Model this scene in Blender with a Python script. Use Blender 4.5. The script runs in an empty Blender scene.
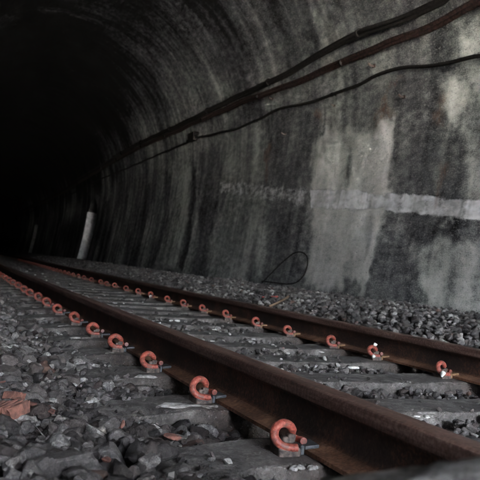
import bpy, bmesh, math, random
import numpy as np
from mathutils import Vector, Matrix, Euler, noise as mnoise

random.seed(11)
rng = np.random.default_rng(11)
scene = bpy.context.scene
col = scene.collection
XC = 0.7525          # track centre line (near rail at x = 0, far rail at x = 1.505)
KC = 0.001018        # gentle right-hand curve, straight again beyond 16 m
GAUGE = 1.505

def off(y):
    y = np.asarray(y, float)
    return np.where(y < 16, KC*np.maximum(y, 0)**2, KC*(256 + 32*(y - 16)))
def offf(y): return float(off(y))
def head(y): return -math.atan(2*KC*min(max(y, 0), 16))     # heading of the track at y

# ------------------------------------------------------------------ helpers
def tag(o, label=None, cat=None, group=None, kind=None):
    if label: o['label'] = label
    if cat: o['category'] = cat
    if group: o['group'] = group
    if kind: o['kind'] = kind
    return o
def empty(name, loc, rz=0.0):
    o = bpy.data.objects.new(name, None); col.objects.link(o)
    o.empty_display_size = .05
    o.location = loc; o.rotation_euler = (0, 0, rz)
    return o
def link(name, me, mat=None, parent=None):
    o = bpy.data.objects.new(name, me); col.objects.link(o)
    if mat is not None: me.materials.append(mat)
    if parent is not None: o.parent = parent
    return o
def mesh_np(name, V, F, smooth=False):
    """V (n,3), F (m,3) or (m,4) numpy arrays"""
    me = bpy.data.meshes.new(name)
    V = np.asarray(V, np.float32); F = np.asarray(F, np.int32)
    k = F.shape[1]
    me.vertices.add(len(V)); me.vertices.foreach_set('co', V.ravel())
    me.loops.add(F.size); me.loops.foreach_set('vertex_index', F.ravel())
    me.polygons.add(len(F))
    me.polygons.foreach_set('loop_start', np.arange(0, F.size, k, dtype=np.int32))
    me.polygons.foreach_set('loop_total', np.full(len(F), k, np.int32))
    me.polygons.foreach_set('use_smooth', np.full(len(F), smooth, bool))
    me.update(calc_edges=True)
    return me
def bm_mesh(name, bm, smooth=False, angle=None):
    me = bpy.data.meshes.new(name); bm.to_mesh(me); bm.free()
    for p in me.polygons: p.use_smooth = smooth
    if angle is not None: me.set_sharp_from_angle(angle=math.radians(angle))
    return me
def tube_np(path, rad, seg=10, cap=True):
    """smooth tube along a list of points; rad scalar or list"""
    P = np.array(path, float); n = len(P)
    R = np.full(n, rad) if np.isscalar(rad) else np.array(rad, float)
    T = np.gradient(P, axis=0); T /= np.linalg.norm(T, axis=1)[:, None]
    up = np.array([0, 0, 1.0]) if abs(T[0, 2]) < .9 else np.array([1.0, 0, 0])
    N = np.cross(T[0], up); N /= np.linalg.norm(N)
    V = []
    a = np.linspace(0, 2*np.pi, seg, endpoint=False)
    for i in range(n):
        N = N - T[i]*np.dot(N, T[i]); N /= np.linalg.norm(N)
        B = np.cross(T[i], N)
        V.append(P[i] + R[i]*(np.cos(a)[:, None]*N + np.sin(a)[:, None]*B))
    V = np.concatenate(V)
    F = []
    for i in range(n-1):
        for j in range(seg):
            k = (j+1) % seg
            F.append((i*seg+j, i*seg+k, (i+1)*seg+k, (i+1)*seg+j))
    bm = bmesh.new()
    vs = [bm.verts.new(v) for v in V]
    for f in F: bm.faces.new([vs[i] for i in f])
    if cap:
        bm.faces.new([vs[j] for j in range(seg)][::-1])
        bm.faces.new([vs[(n-1)*seg+j] for j in range(seg)])
    bmesh.ops.recalc_face_normals(bm, faces=bm.faces[:])
    return bm
def catmull(pts, sub=6):
    P = [np.array(p, float) for p in pts]; P = [2*P[0]-P[1]] + P + [2*P[-1]-P[-2]]
    out = []
    for i in range(1, len(P)-2):
        for k in range(sub):
            t = k/sub
            out.append(.5*((2*P[i]) + (-P[i-1]+P[i+1])*t + (2*P[i-1]-5*P[i]+4*P[i+1]-P[i+2])*t*t
                           + (-P[i-1]+3*P[i]-3*P[i+1]+P[i+2])*t**3))
    out.append(P[-2])
    return out
def bevel_box(sx, sy, sz, bev, seg=2, cz=0.0):
    bm = bmesh.new()
    bmesh.ops.create_cube(bm, size=1)
    for v in bm.verts: v.co = Vector((v.co.x*sx, v.co.y*sy, v.co.z*sz+cz))
    if bev: bmesh.ops.bevel(bm, geom=bm.edges[:], offset=bev, segments=seg, affect='EDGES', profile=.6)
    return bm
def merge(*bms):
    out = bmesh.new()
    for b in bms:
        m = bpy.data.meshes.new('tmp'); b.to_mesh(m); b.free(); out.from_mesh(m); bpy.data.meshes.remove(m)
    return out

# ------------------------------------------------------------------ node helpers
class NT:
    def __init__(s, name):
        s.m = bpy.data.materials.new(name); s.m.use_nodes = True
        s.t = s.m.node_tree; s.t.nodes.clear()
        s.out = s.t.nodes.new('ShaderNodeOutputMaterial')
        s.b = s.t.nodes.new('ShaderNodeBsdfPrincipled')
        s.t.links.new(s.b.outputs[0], s.out.inputs[0])
    def n(s, ty, **kw):
        x = s.t.nodes.new(ty)
        for k, v in kw.items():
            if k.startswith('_'): setattr(x, k[1:], v)
            else: x.inputs[k.replace('__', ' ')].default_value = v
        return x
    def l(s, a, b): s.t.links.new(a, b)
    def noise(s, vec, scale, detail=4, rough=.6, dist=0):
        x = s.n('ShaderNodeTexNoise', Scale=scale, Detail=detail, Roughness=rough, Distortion=dist)
        if vec is not None: s.l(vec, x.inputs['Vector'])
        return x.outputs['Fac']
    def math(s, op, a, b=None, c=None, clamp=False):
        x = s.n('ShaderNodeMath', _operation=op, _use_clamp=clamp)
        for i, v in enumerate((a, b, c)):
            if v is None: continue
            if isinstance(v, (int, float)): x.inputs[i].default_value = v
            else: s.l(v, x.inputs[i])
        return x.outputs[0]
    def ramp(s, fac, stops, interp='LINEAR'):
        x = s.n('ShaderNodeValToRGB'); cr = x.color_ramp; cr.interpolation = interp
        while len(cr.elements) < len(stops): cr.elements.new(.5)
        for e, (p, c) in zip(cr.elements, stops):
            e.position = p; e.color = (c, c, c, 1) if isinstance(c, (int, float)) else (*c, 1)
        s.l(fac, x.inputs[0]); return x.outputs[0]
    def mix(s, fac, a, b, mode='MIX'):
        x = s.n('ShaderNodeMix', _data_type='RGBA', _blend_type=mode)
        for sock, v in ((x.inputs[0], fac), (x.inputs[6], a), (x.inputs[7], b)):
            if isinstance(v, (int, float)): sock.default_value = v
            elif isinstance(v, tuple): sock.default_value = (*v, 1)
            else: s.l(v, sock)
        return x.outputs[2]
    def coord(s, which='Object', scale=None):
        x = s.n('ShaderNodeTexCoord').outputs[which]
        if scale:
            m = s.n('ShaderNodeMapping'); m.inputs['Scale'].default_value = scale
            s.l(x, m.inputs[0]); x = m.outputs[0]
        return x
    def attr(s, name): return s.n('ShaderNodeAttribute', _attribute_name=name)
    def bump(s, h, strength=.5, dist=.01):
        x = s.n('ShaderNodeBump', Strength=strength, Distance=dist)
        s.l(h, x.inputs['Height']); s.l(x.outputs[0], s.b.inputs['Normal'])
    def color(s, v):
        if isinstance(v, tuple): s.b.inputs['Base Color'].default_value = (*v, 1)
        else: s.l(v, s.b.inputs['Base Color'])
    def rough(s, v):
        if isinstance(v, (int, float)): s.b.inputs['Roughness'].default_value = v
        else: s.l(v, s.b.inputs['Roughness'])

# ------------------------------------------------------------------ materials
def mat_wall():
    t = NT('tunnel_render')
    uv = t.n('ShaderNodeUVMap', _uv_map='wall').outputs[0]      # (y, s) in metres along the lining
    def mp(sx, sy, lx=0):
        m = t.n('ShaderNodeMapping'); m.inputs['Scale'].default_value = (sx, sy, 1)
        m.inputs['Location'].default_value = (lx, lx*.7, 0); t.l(uv, m.inputs[0]); return m.outputs[0]
    a = t.attr('tone').outputs['Color']
    sep = t.n('ShaderNodeSeparateColor'); t.l(a, sep.inputs[0])
    tone, paint, rust = sep.outputs
    streak = t.noise(mp(4.0, .40), 1, 3, .55, .8)
    blot = t.noise(mp(1.5, 1.7, 5), 1, 5, .62, .3)
    grain = t.noise(mp(8, 14, 9), 1, 5, .68)
    fine = t.noise(mp(70, 115, 2), 1, 3, .8)
    v = t.math('ADD', tone, t.math('MULTIPLY', t.math('SUBTRACT', streak, .5), .62))
    v = t.math('ADD', v, t.math('MULTIPLY', t.math('SUBTRACT', blot, .5), .60))
    v = t.math('ADD', v, t.math('MULTIPLY', t.math('SUBTRACT', grain, .5), .72))
    v = t.math('ADD', v, t.math('MULTIPLY', t.math('SUBTRACT', fine, .5), 1.15))
    base = t.ramp(v, [(0, (.005, .005, .005)), (.10, (.034, .033, .036)), (.24, (.078, .078, .082)), (.42, (.185, .19, .183)),
                      (.58, (.42, .425, .39)), (.75, (.58, .575, .535)), (1, (.76, .75, .71))])
    # greenish damp and purplish soot drift
    hue = t.noise(mp(1.1, .35, 3), 1, 3, .5)
    base = t.mix(t.ramp(hue, [(.42, 0.0), (.6, .75)]), base, t.mix(1.0, base, (.97, 1.0, .98), 'MULTIPLY'))
    base = t.mix(t.ramp(hue, [(.38, .8), (.52, 0.0)]), base, t.mix(1.0, base, (1.0, .985, 1.0), 'MULTIPLY'))
    # soot specks / spalls
    vor = t.n('ShaderNodeTexVoronoi', Scale=1.0, Randomness=1.0); t.l(mp(38, 30), vor.inputs['Vector'])
    spk = t.math('MULTIPLY', t.ramp(vor.outputs['Distance'], [(.08, 1.0), (.2, 0.0)]), t.ramp(blot, [(.45, 0.0), (.62, .8)]))
    base = t.mix(spk, base, (.028, .027, .027))
    # open pores and bright lime grains in the render coat
    pit = t.noise(mp(42, 62, 6), 1, 3, .6); grn = t.noise(mp(30, 48, 13), 1, 4, .7)
    base = t.mix(t.ramp(pit, [(.60, 0.0), (.66, .6)]), base, (.030, .029, .030))
    base = t.mix(t.math('MULTIPLY', t.ramp(grn, [(.57, 0.0), (.64, .5)]), t.ramp(tone, [(.05, 0.0), (.3, 1.0)])), base, (.42, .415, .39))
    # white lime / paint
    pm = t.math('ADD', paint, t.math('MULTIPLY', t.math('SUBTRACT', grain, .5), .8))
    pm = t.math('ADD', pm, t.math('MULTIPLY', t.math('SUBTRACT', fine, .5), .9))
    pm = t.math('ADD', pm, t.math('MULTIPLY', t.math('SUBTRACT', streak, .5), .35))
    pmask = t.ramp(pm, [(.30, 0.0), (.60, .95)])
    pmask = t.math('MULTIPLY', pmask, t.ramp(paint, [(.05, 0.0), (.15, 1.0)]))
    pcol = t.mix(t.ramp(t.math('ADD', t.math('MULTIPLY', grain, .5), t.math('MULTIPLY', streak, .5)), [(.40, 0.0), (.58, 1.0)]), (.38, .375, .37), (.84, .84, .85))
    base = t.mix(pmask, base, pcol)
    # rust stains
    rm = t.math('MULTIPLY', rust, t.ramp(t.noise(mp(22, 12, 4), 1, 4, .7), [(.38, .15), (.55, 1.0)]))
    base = t.mix(t.math('MULTIPLY', rm, .75), base, (.20, .11, .065))
    t.color(base); t.rough(.95)
    t.b.inputs['Specular IOR Level'].default_value = .1
    h = t.math('ADD', t.math('MULTIPLY', blot, 1.2), t.math('MULTIPLY', grain, .5))
    h = t.math('ADD', h, t.math('MULTIPLY', fine, .16))
    h = t.math('ADD', h, t.math('MULTIPLY', pmask, .25))
    t.bump(h, .9, .028)
    return t.m
def mat_stone():
    t = NT('ballast_stone')
    c = t.coord('Object')
    a = t.attr('tone'); sep = t.n('ShaderNodeSeparateColor'); t.l(a.outputs['Color'], sep.inputs[0])
    n1 = t.noise(c, 55, 5, .65); n2 = t.noise(c, 260, 4, .7); n3 = t.noise(c, 9, 3, .5)
    v = t.math('ADD', sep.outputs[0], t.math('MULTIPLY', t.math('SUBTRACT', n1, .5), 1.3))
    v = t.math('ADD', v, t.math('MULTIPLY', t.math('SUBTRACT', n2, .5), 1.0))
    base = t.ramp(v, [(0, (.012, .010, .010)), (.25, (.026, .023, .022)), (.5, (.058, .053, .051)), (.75, (.125, .117, .112)), (1, (.34, .33, .31))])
    base = t.mix(t.math('MULTIPLY', sep.outputs[1], .8), base, (.13, .07, .05))
    # settled brown brake dust on some patches
    base = t.mix(t.ramp(n3, [(.5, 0.0), (.72, .3)]), base, (.046, .037, .033))
    t.color(base); t.rough(t.ramp(n1, [(.3, .55), (.7, .85)]))
    t.b.inputs['Specular IOR Level'].default_value = .4
    t.bump(t.math('ADD', n1, t.math('MULTIPLY', n2, .35)), .9, .008)
    return t.m
def mat_ground():
    t = NT('trackbed_grit')
    c = t.coord('Object')
    n1 = t.noise(c, 30, 5, .7); n2 = t.noise(c, 140, 4, .75); n3 = t.noise(c, 3, 3, .5)
    base = t.ramp(t.math('ADD', t.math('MULTIPLY', n1, .5), t.math('MULTIPLY', n2, .5)), [(.3, (.016, .015, .014)), (.5, (.045, .040, .037)), (.7, (.11, .10, .095))])
    base = t.mix(t.ramp(n3, [(.4, 0.0), (.7, .4)]), base, (.05, .04, .033))
    t.color(base); t.rough(.9)
    t.bump(t.math('ADD', n1, n2), .9, .012)
    return t.m
def mat_rail():
    t = NT('rusty_rail_steel')
    c = t.coord('Object'); cs = t.coord('Object', (60, 3, 60))
    n1 = t.noise(cs, 1, 5, .65); n2 = t.noise(c, 90, 4, .7); n3 = t.noise(c, 5, 4, .6)
    z = t.n('ShaderNodeSeparateXYZ'); t.l(c, z.inputs[0]); z = z.outputs[2]
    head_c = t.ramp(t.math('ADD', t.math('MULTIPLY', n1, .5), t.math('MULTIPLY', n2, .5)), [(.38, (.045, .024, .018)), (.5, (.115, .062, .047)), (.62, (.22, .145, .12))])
    web_c = t.ramp(t.math('ADD', t.math('MULTIPLY', n3, .5), t.math('MULTIPLY', n2, .5)), [(.38, (.014, .009, .007)), (.52, (.042, .024, .018)), (.62, (.12, .055, .034))])  # rust on the web set darker to paint in shade below the head
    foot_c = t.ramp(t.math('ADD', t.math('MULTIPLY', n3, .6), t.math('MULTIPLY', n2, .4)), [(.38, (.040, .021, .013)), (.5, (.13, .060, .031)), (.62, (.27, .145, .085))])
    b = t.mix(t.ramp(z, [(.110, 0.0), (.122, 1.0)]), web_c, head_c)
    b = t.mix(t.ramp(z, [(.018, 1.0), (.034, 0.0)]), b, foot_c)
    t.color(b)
    # the running surface is a little polished, the rest is dull rust
    t.rough(t.ramp(z, [(.150, .72), (.158, .38)]))
    t.b.inputs['Metallic'].default_value = .15
    t.bump(t.math('ADD', n2, t.math('MULTIPLY', n1, .7)), .8, .005)
    return t.m
def mat_concrete():
    t = NT('sleeper_concrete')
    c = t.coord('Object')
    ri = t.n('ShaderNodeObjectInfo').outputs['Random']
    off_ = t.n('ShaderNodeVectorMath', _operation='ADD'); t.l(c, off_.inputs[0])
    cmb = t.n('ShaderNodeCombineXYZ'); t.l(t.math('MULTIPLY', ri, 37.0), cmb.inputs[1]); t.l(cmb.outputs[0], off_.inputs[1])
    c = off_.outputs[0]
    n1 = t.noise(c, 9, 5, .65, .4); n2 = t.noise(c, 120, 4, .75); n3 = t.noise(c, 34, 4, .7)
    v = t.math('ADD', t.math('MULTIPLY', n1, .55), t.math('MULTIPLY', n2, .2)); v = t.math('ADD', v, t.math('MULTIPLY', n3, .25))
    base = t.ramp(v, [(.36, (.020, .018, .017)), (.46, (.060, .054, .050)), (.54, (.120, .111, .104)), (.65, (.27, .255, .24))])
    x = t.n('ShaderNodeSeparateXYZ'); t.l(t.coord('Object'), x.inputs[0])
    d1 = t.math('ABSOLUTE', t.math('SUBTRACT', x.outputs[0], GAUGE/2)); d2 = t.math('ABSOLUTE', t.math('ADD', x.outputs[0], GAUGE/2))
    near_rail = t.math('MINIMUM', d1, d2)
    rm = t.math('MULTIPLY', t.ramp(near_rail, [(.08, .75), (.26, 0.0)]), t.ramp(n3, [(.35, .2), (.65, 1.0)]))
    base = t.mix(rm, base, (.085, .055, .042))
    dirt = t.ramp(t.noise(c, 4.5, 5, .7, .6), [(.46, 0.0), (.60, .6)])
    base = t.mix(dirt, base, (.040, .033, .029))
    vr = t.n('ShaderNodeTexVoronoi', Scale=95.0); t.l(c, vr.inputs['Vector'])
    agg = t.ramp(vr.outputs['Distance'], [(.15, 1.0), (.4, 0.0)])
    base = t.mix(t.math('MULTIPLY', agg, t.ramp(n3, [(.45, 0.0), (.6, .55)])), base, (.25, .235, .22))
    t.color(base); t.rough(.9)
    t.bump(t.math('ADD', t.math('MULTIPLY', n3, 1.4), t.math('ADD', n2, t.math('MULTIPLY', agg, .35))), .9, .009)
    return t.m
def mat_clip():
    t = NT('red_painted_steel')
    c = t.coord('Object'); n = t.noise(c, 90, 4, .7); n2 = t.noise(c, 28, 3, .6)
    b = t.ramp(n, [(.36, (.085, .022, .016)), (.5, (.235, .052, .037)), (.64, (.31, .105, .080))])
    b = t.mix(t.ramp(n2, [(.52, 0.0), (.62, .85)]), b, (.10, .05, .038))
    t.color(b); t.rough(.45); t.b.inputs['Specular IOR Level'].default_value = .3; t.bump(n, .4, .002)
    return t.m
def mat_simple(name, lo, hi, scale=60, rough=.8, bump=.4, dist=.003, metallic=0):
    t = NT(name); c = t.coord('Object'); n = t.noise(c, scale, 5, .7)
    t.color(t.ramp(n, [(.37, lo), (.63, hi)])); t.rough(rough); t.bump(n, bump, dist)
    t.b.inputs['Metallic'].default_value = metallic
    if 'cable' in name: t.b.inputs['Specular IOR Level'].default_value = .12
    return t.m

M = dict(wall=mat_wall(), stone=mat_stone(), ground=mat_ground(), rail=mat_rail(), concrete=mat_concrete(), clip=mat_clip(),
    iron=mat_simple('cast_iron_shoulder', (.022, .018, .016), (.12, .09, .075), 70, .8, .8),
    ochre=mat_simple('rusty_steel', (.09, .045, .025), (.26, .15, .07), 70, .8, .6),
    insul=mat_simple('grey_insulator', (.025, .028, .032), (.07, .075, .08), 80, .55, .2),
    lime=mat_simple('lime_mortar', (.12, .112, .105), (.42, .40, .375), 30, .9, .8, .006),
    white=mat_simple('pale_limestone', (.30, .30, .28), (.68, .67, .64), 50, .8, .6, .004),
    cable=mat_simple('black_cable_sheath', (.005, .0045, .004), (.016, .014, .013), 40, .9, .5, .004),
    cable_r=mat_simple('rusty_cable_sheath', (.009, .007, .007), (.045, .025, .021), 30, .75, .5, .004),
    brick=mat_simple('red_brick', (.055, .026, .020), (.19, .080, .058), 45, .9, .8, .004),
    redp=mat_simple('red_plastic', (.25, .035, .025), (.42, .08, .06), 30, .6, .3),
    wood=mat_simple('weathered_wood', (.12, .075, .045), (.27, .18, .11), 60, .85, .6),
    white_wash=mat_simple('whitewash', (.34, .345, .355), (.70, .70, .715), 7, .9, .6, .01),
    dark_masonry=mat_simple('dark_niche_masonry', (.015, .015, .015), (.06, .06, .06), 5, .9, .8, .03),  # masonry colour set darker inside the niches
    dim_wash=mat_simple('dimmed_whitewash', (.10, .10, .10), (.28, .28, .28), 8, .9, .6, .01),  # whitewash colour lowered to imitate dimmer light at the farther niche
    bounce_gravel=mat_simple('pale_bounce_gravel', (.38, .37, .34), (.60, .58, .54), 6, .95, .5, .02),  # pale colour chosen to bounce daylight into the tunnel
    hillside=mat_simple('scrub_hillside', (.04, .045, .02), (.10, .11, .05), 2, .95, .8, .2),
    masonry=mat_simple('portal_masonry', (.16, .15, .14), (.34, .32, .29), 5, .9, .8, .03))

# stains on the right wall: polygons in (metres along the tunnel, metres up the wall)
TONE_MARKS=[
 ([(5.61,4.11),(3.94,3.45),(3.59,0.46),(5.43,0.50)],0.36,0.4,0.8),
 ([(7.21,4.54),(5.61,4.11),(5.43,0.50),(7.28,0.45)],0.34,0.3,0.8),
 ([(8.76,4.90),(7.23,4.42),(7.46,0.56),(9.86,0.48)],0.36,0.3,0.9),
 ([(15.03,2.98),(10.99,3.05),(8.25,2.65),(7.46,0.56),(9.86,0.48),(15.12,0.52)],0.42,0.25,0.7),
 ([(6.22,3.92),(4.86,3.63),(5.16,3.24),(6.49,3.34)],0.25,0.12,0.8),
 ([(5.76,3.82),(6.01,3.54),(6.17,3.38),(6.05,3.35),(5.90,3.51),(5.67,3.78)],0.62,0.05,0.6),
 ([(5.49,3.77),(5.64,3.53),(5.74,3.41),(5.60,3.37),(5.50,3.49),(5.37,3.72)],0.2,0.08,0.7),
 ([(6.71,4.04),(6.89,3.70),(7.05,3.45),(6.78,3.38),(6.64,3.62),(6.48,3.96)],0.5,0.1,0.6),
 ([(7.26,4.17),(7.37,3.78),(7.44,3.47),(7.10,3.38),(7.06,3.69),(6.97,4.07)],0.46,0.1,0.6),
 ([(7.60,4.29),(7.71,3.81),(7.83,3.40),(7.64,3.36),(7.53,3.76),(7.44,4.24)],0.18,0.08,0.8),
 ([(7.90,4.40),(7.99,3.89),(8.16,3.39),(7.90,3.33),(7.77,3.83),(7.71,4.33)],0.42,0.08,0.6),
 ([(8.21,4.67),(8.39,4.01),(8.56,3.39),(8.34,3.35),(8.20,3.95),(8.05,4.61)],0.2,0.08,0.8),
 ([(8.68,4.87),(8.94,4.17),(9.14,3.42),(8.77,3.34),(8.64,4.08),(8.45,4.77)],0.4,0.1,0.6),
 ([(9.16,5.08),(9.48,4.33),(9.76,3.44),(9.46,3.38),(9.23,4.26),(8.98,4.99)],0.36,0.1,0.6),
 ([(9.68,5.12),(10.06,4.34),(10.35,3.43),(10.05,3.37),(9.82,4.27),(9.50,5.04)],0.14,0.08,0.7),
 ([(10.16,5.35),(10.73,4.55),(11.21,3.50),(10.71,3.41),(10.36,4.43),(9.89,5.22)],0.36,0.1,0.6),
 ([(11.07,5.58),(11.84,4.69),(12.50,3.55),(12.05,3.47),(11.52,4.59),(10.87,5.47)],0.38,0.1,0.6),
 ([(12.27,5.63),(13.15,4.62),(13.78,3.56),(13.29,3.48),(12.80,4.53),(12.06,5.52)],0.38,0.1,0.6),
 ([(13.45,5.73),(14.52,4.75),(15.35,3.65),(14.91,3.58),(14.22,4.67),(13.28,5.65)],0.42,0.1,0.6),
 ([(14.99,5.73),(16.09,4.74),(17.04,3.65),(16.60,3.59),(15.78,4.66),(14.83,5.66)],0.4,0.1,0.6),
 ([(16.56,5.82),(18.12,4.75),(19.11,3.71),(18.57,3.64),(17.75,4.67),(16.36,5.72)],0.36,0.1,0.6),
 ([(8.66,3.22),(6.03,3.09),(5.40,3.08),(5.41,2.84),(6.04,2.96),(6.76,2.97),(8.55,3.04)],0.38,0.07,0.85),
 ([(5.38,3.19),(4.62,3.08),(4.63,2.73),(5.41,2.84)],0.5,0.07,0.85),
 ([(5.04,3.08),(5.08,2.82),(4.96,2.79),(4.93,3.05)],0.8,0.05,0.6),
 ([(5.44,3.24),(5.54,2.89),(5.40,2.86),(5.32,3.21)],0.28,0.06,0.6),
 ([(7.34,3.35),(7.56,2.97),(7.39,2.94),(7.18,3.31)],0.3,0.06,0.6),
 ([(6.61,3.18),(6.60,2.93),(6.44,2.90),(6.46,3.14)],0.7,0.05,0.5),
 ([(12.02,2.84),(8.86,3.04),(8.80,2.73),(11.91,2.55)],0.33,0.08,0.6),
 ([(6.26,2.84),(5.47,2.79),(5.29,2.30),(4.92,2.17),(4.87,1.48),(5.94,1.58)],0.27,0.07,0.95),
 ([(5.90,1.58),(4.90,1.48),(4.87,1.12),(5.48,1.17),(5.23,0.75),(5.45,0.54),(6.10,0.55),(6.01,1.07)],0.25,0.06,0.95),
 ([(5.37,1.44),(4.39,1.33),(4.33,1.10),(5.29,1.17)],0.25,0.05,0.9),
 ([(5.77,1.52),(5.75,1.07),(5.78,0.57),(5.63,0.58),(5.60,1.07),(5.63,1.52)],0.3,0.06,0.7),
 ([(5.37,1.74),(5.40,1.55),(5.19,1.54),(5.17,1.73)],0.4,0.05,0.7),
 ([(5.93,2.20),(5.81,1.57),(5.72,1.57),(5.84,2.19)],0.42,0.04,0.6),
 ([(5.61,2.45),(5.59,2.15),(5.46,2.14),(5.49,2.43)],0.3,0.04,0.6),
 ([(5.38,2.73),(4.62,2.67),(4.57,2.23),(4.93,2.26),(5.25,2.39)],0.76,0.06,0.9),
 ([(5.31,2.65),(5.28,2.38),(5.10,2.35),(5.14,2.61)],0.86,0.05,0.6),
 ([(5.01,2.71),(4.93,2.29),(4.84,2.27),(4.92,2.69)],0.3,0.04,0.7),
 ([(4.98,2.21),(4.57,2.27),(4.42,1.50),(4.86,1.54)],0.6,0.06,0.85),
 ([(4.90,2.06),(4.84,1.65),(4.74,1.65),(4.80,2.05)],0.8,0.05,0.6),
 ([(5.48,1.15),(5.20,1.21),(4.88,1.17),(4.33,1.12),(4.16,0.50),(5.02,0.56),(5.28,0.75),(5.30,0.96)],0.62,0.05,0.95),
 ([(5.11,1.12),(5.10,0.82),(5.01,0.83),(5.02,1.12)],0.42,0.05,0.7),
 ([(4.80,1.08),(4.76,0.65),(4.69,0.66),(4.73,1.08)],0.38,0.05,0.7),
 ([(4.63,1.13),(4.52,0.75),(4.43,0.76),(4.54,1.13)],0.3,0.05,0.6),
 ([(5.18,0.79),(4.93,0.82),(4.91,0.67),(5.10,0.64)],0.9,0.04,0.9),
 ([(5.56,0.75),(5.17,0.76),(5.13,0.57),(5.54,0.57)],0.3,0.04,0.8),
 ([(5.19,1.35),(4.92,1.34),(4.91,1.29),(5.17,1.31)],0.72,0.02,0.9),
 ([(7.69,2.52),(6.98,2.50),(6.13,2.40),(6.06,1.90),(6.01,1.43),(6.07,1.01),(6.11,0.65),(6.66,0.61),(7.30,0.66),(7.49,0.93),(7.47,1.30),(7.61,1.80),(7.84,2.20)],0.78,0.07,0.95),
 ([(7.90,2.46),(7.81,1.81),(7.58,1.80),(7.65,2.43)],0.82,0.05,0.4),
 ([(7.19,2.49),(6.94,1.81),(6.75,1.80),(6.98,2.46)],0.5,0.06,0.7),
 ([(7.39,2.40),(7.26,1.78),(7.17,1.77),(7.29,2.38)],0.5,0.04,0.5),
 ([(6.28,2.38),(6.11,1.59),(6.04,1.59),(6.20,2.36)],0.95,0.02,0.9),
 ([(6.12,1.36),(6.12,0.72),(6.07,0.72),(6.07,1.36)],0.92,0.02,0.8),
 ([(6.57,2.51),(6.21,2.43),(6.14,2.42),(6.49,2.50)],0.9,0.03,0.7),
 ([(7.30,1.18),(6.56,1.22),(6.46,0.68),(7.18,0.70)],0.66,0.08,0.6),
 ([(6.65,0.93),(6.62,0.62),(6.31,0.64),(6.33,0.94)],0.48,0.06,0.7),
 ([(6.50,0.71),(6.17,0.73),(6.21,0.54),(6.43,0.56)],0.2,0.03,0.8),
 ([(7.83,2.96),(7.12,2.92),(6.98,2.48),(7.69,2.50)],0.42,0.06,0.8),
 ([(7.02,2.90),(6.31,2.90),(6.21,2.43),(6.94,2.50)],0.36,0.05,0.8),
 ([(9.11,3.08),(7.93,3.00),(7.83,2.33),(7.75,1.68),(7.73,1.11),(7.68,0.57),(8.69,0.57),(8.73,1.25),(9.01,2.04)],0.24,0.1,0.95),
 ([(8.54,2.55),(8.39,1.85),(8.46,1.18),(8.31,1.18),(8.24,1.84),(8.38,2.53)],0.22,0.06,0.6),
 ([(8.81,2.87),(8.69,1.88),(8.76,1.04),(8.63,1.04),(8.56,1.87),(8.68,2.85)],0.2,0.06,0.6),
 ([(9.87,3.03),(9.71,1.95),(9.50,0.58),(9.18,0.60),(9.36,1.92),(9.53,2.98)],0.5,0.08,0.8),
 ([(9.33,2.98),(9.16,1.91),(9.04,0.57),(8.90,0.58),(9.02,1.90),(9.20,2.96)],0.08,0.05,0.8),
 ([(9.39,1.89),(8.92,0.58),(8.62,0.60),(9.07,1.87)],0.58,0.07,0.7),
 ([(10.35,3.03),(10.15,1.98),(9.95,0.59),(9.68,0.60),(9.87,1.96),(10.06,2.99)],0.46,0.08,0.8),
 ([(10.88,3.03),(10.69,2.02),(10.53,0.59),(10.23,0.61),(10.37,1.99),(10.57,2.98)],0.46,0.08,0.8),
 ([(12.30,2.83),(10.96,2.88),(10.64,1.85),(11.01,1.32),(11.22,1.19),(11.98,1.74)],0.18,0.06,0.85),
 ([(11.95,2.10),(11.39,0.57),(10.80,0.60),(11.30,2.06)],0.18,0.1,0.8),
 ([(12.79,2.74),(12.47,1.95),(12.36,0.59),(12.06,0.60),(12.17,1.93),(12.48,2.71)],0.04,0.05,0.85),
 ([(13.32,2.70),(13.02,1.88),(13.12,0.60),(12.60,0.62),(12.51,1.86),(12.80,2.64)],0.64,0.06,0.8),
 ([(13.83,2.65),(13.55,1.81),(13.46,0.62),(13.13,0.64),(13.20,1.79),(13.47,2.61)],0.44,0.06,0.7),
 ([(14.59,2.61),(14.28,1.73),(14.45,0.64),(13.98,0.65),(13.81,1.72),(14.13,2.57)],0.1,0.06,0.8),
 ([(15.28,2.56),(14.99,1.54),(15.04,0.66),(14.78,0.67),(14.72,1.53),(15.01,2.54)],0.34,0.06,0.7),
 ([(16.27,2.52),(16.09,1.44),(16.12,0.68),(15.64,0.69),(15.61,1.44),(15.78,2.49)],0.15,0.06,0.8),
 ([(18.13,2.54),(18.04,1.74),(17.80,0.82),(17.33,0.83),(17.57,1.73),(17.65,2.50)],0.42,0.06,0.8),
 ([(19.15,2.61),(19.08,1.64),(18.69,0.72),(18.19,0.73),(18.54,1.62),(18.63,2.57)],0.34,0.06,0.7),
 ([(16.93,2.45),(16.94,1.58),(16.69,0.71),(16.38,0.72),(16.62,1.58),(16.61,2.43)],0.34,0.06,0.7),
 ([(21.04,2.44),(19.94,0.70),(19.37,0.71),(20.42,2.40)],0.2,0.06,0.7),
 ([(11.27,2.92),(11.04,1.87),(11.08,0.67),(10.84,0.68),(10.80,1.85),(11.03,2.88)],0.48,0.07,0.6),
 ([(8.67,1.39),(8.47,0.58),(8.29,0.59),(8.48,1.38)],0.32,0.06,0.6),
 ([(6.07,2.32),(5.92,1.58),(5.81,1.57),(5.96,2.31)],0.36,0.05,0.6),
 ([(5.68,2.07),(5.62,1.56),(5.52,1.56),(5.58,2.05)],0.34,0.05,0.6),
 ([(5.98,1.22),(5.98,0.66),(5.88,0.66),(5.87,1.22)],0.34,0.05,0.6),
 ([(5.18,2.10),(5.10,1.54),(5.01,1.53),(5.10,2.09)],0.34,0.05,0.6),
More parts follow.
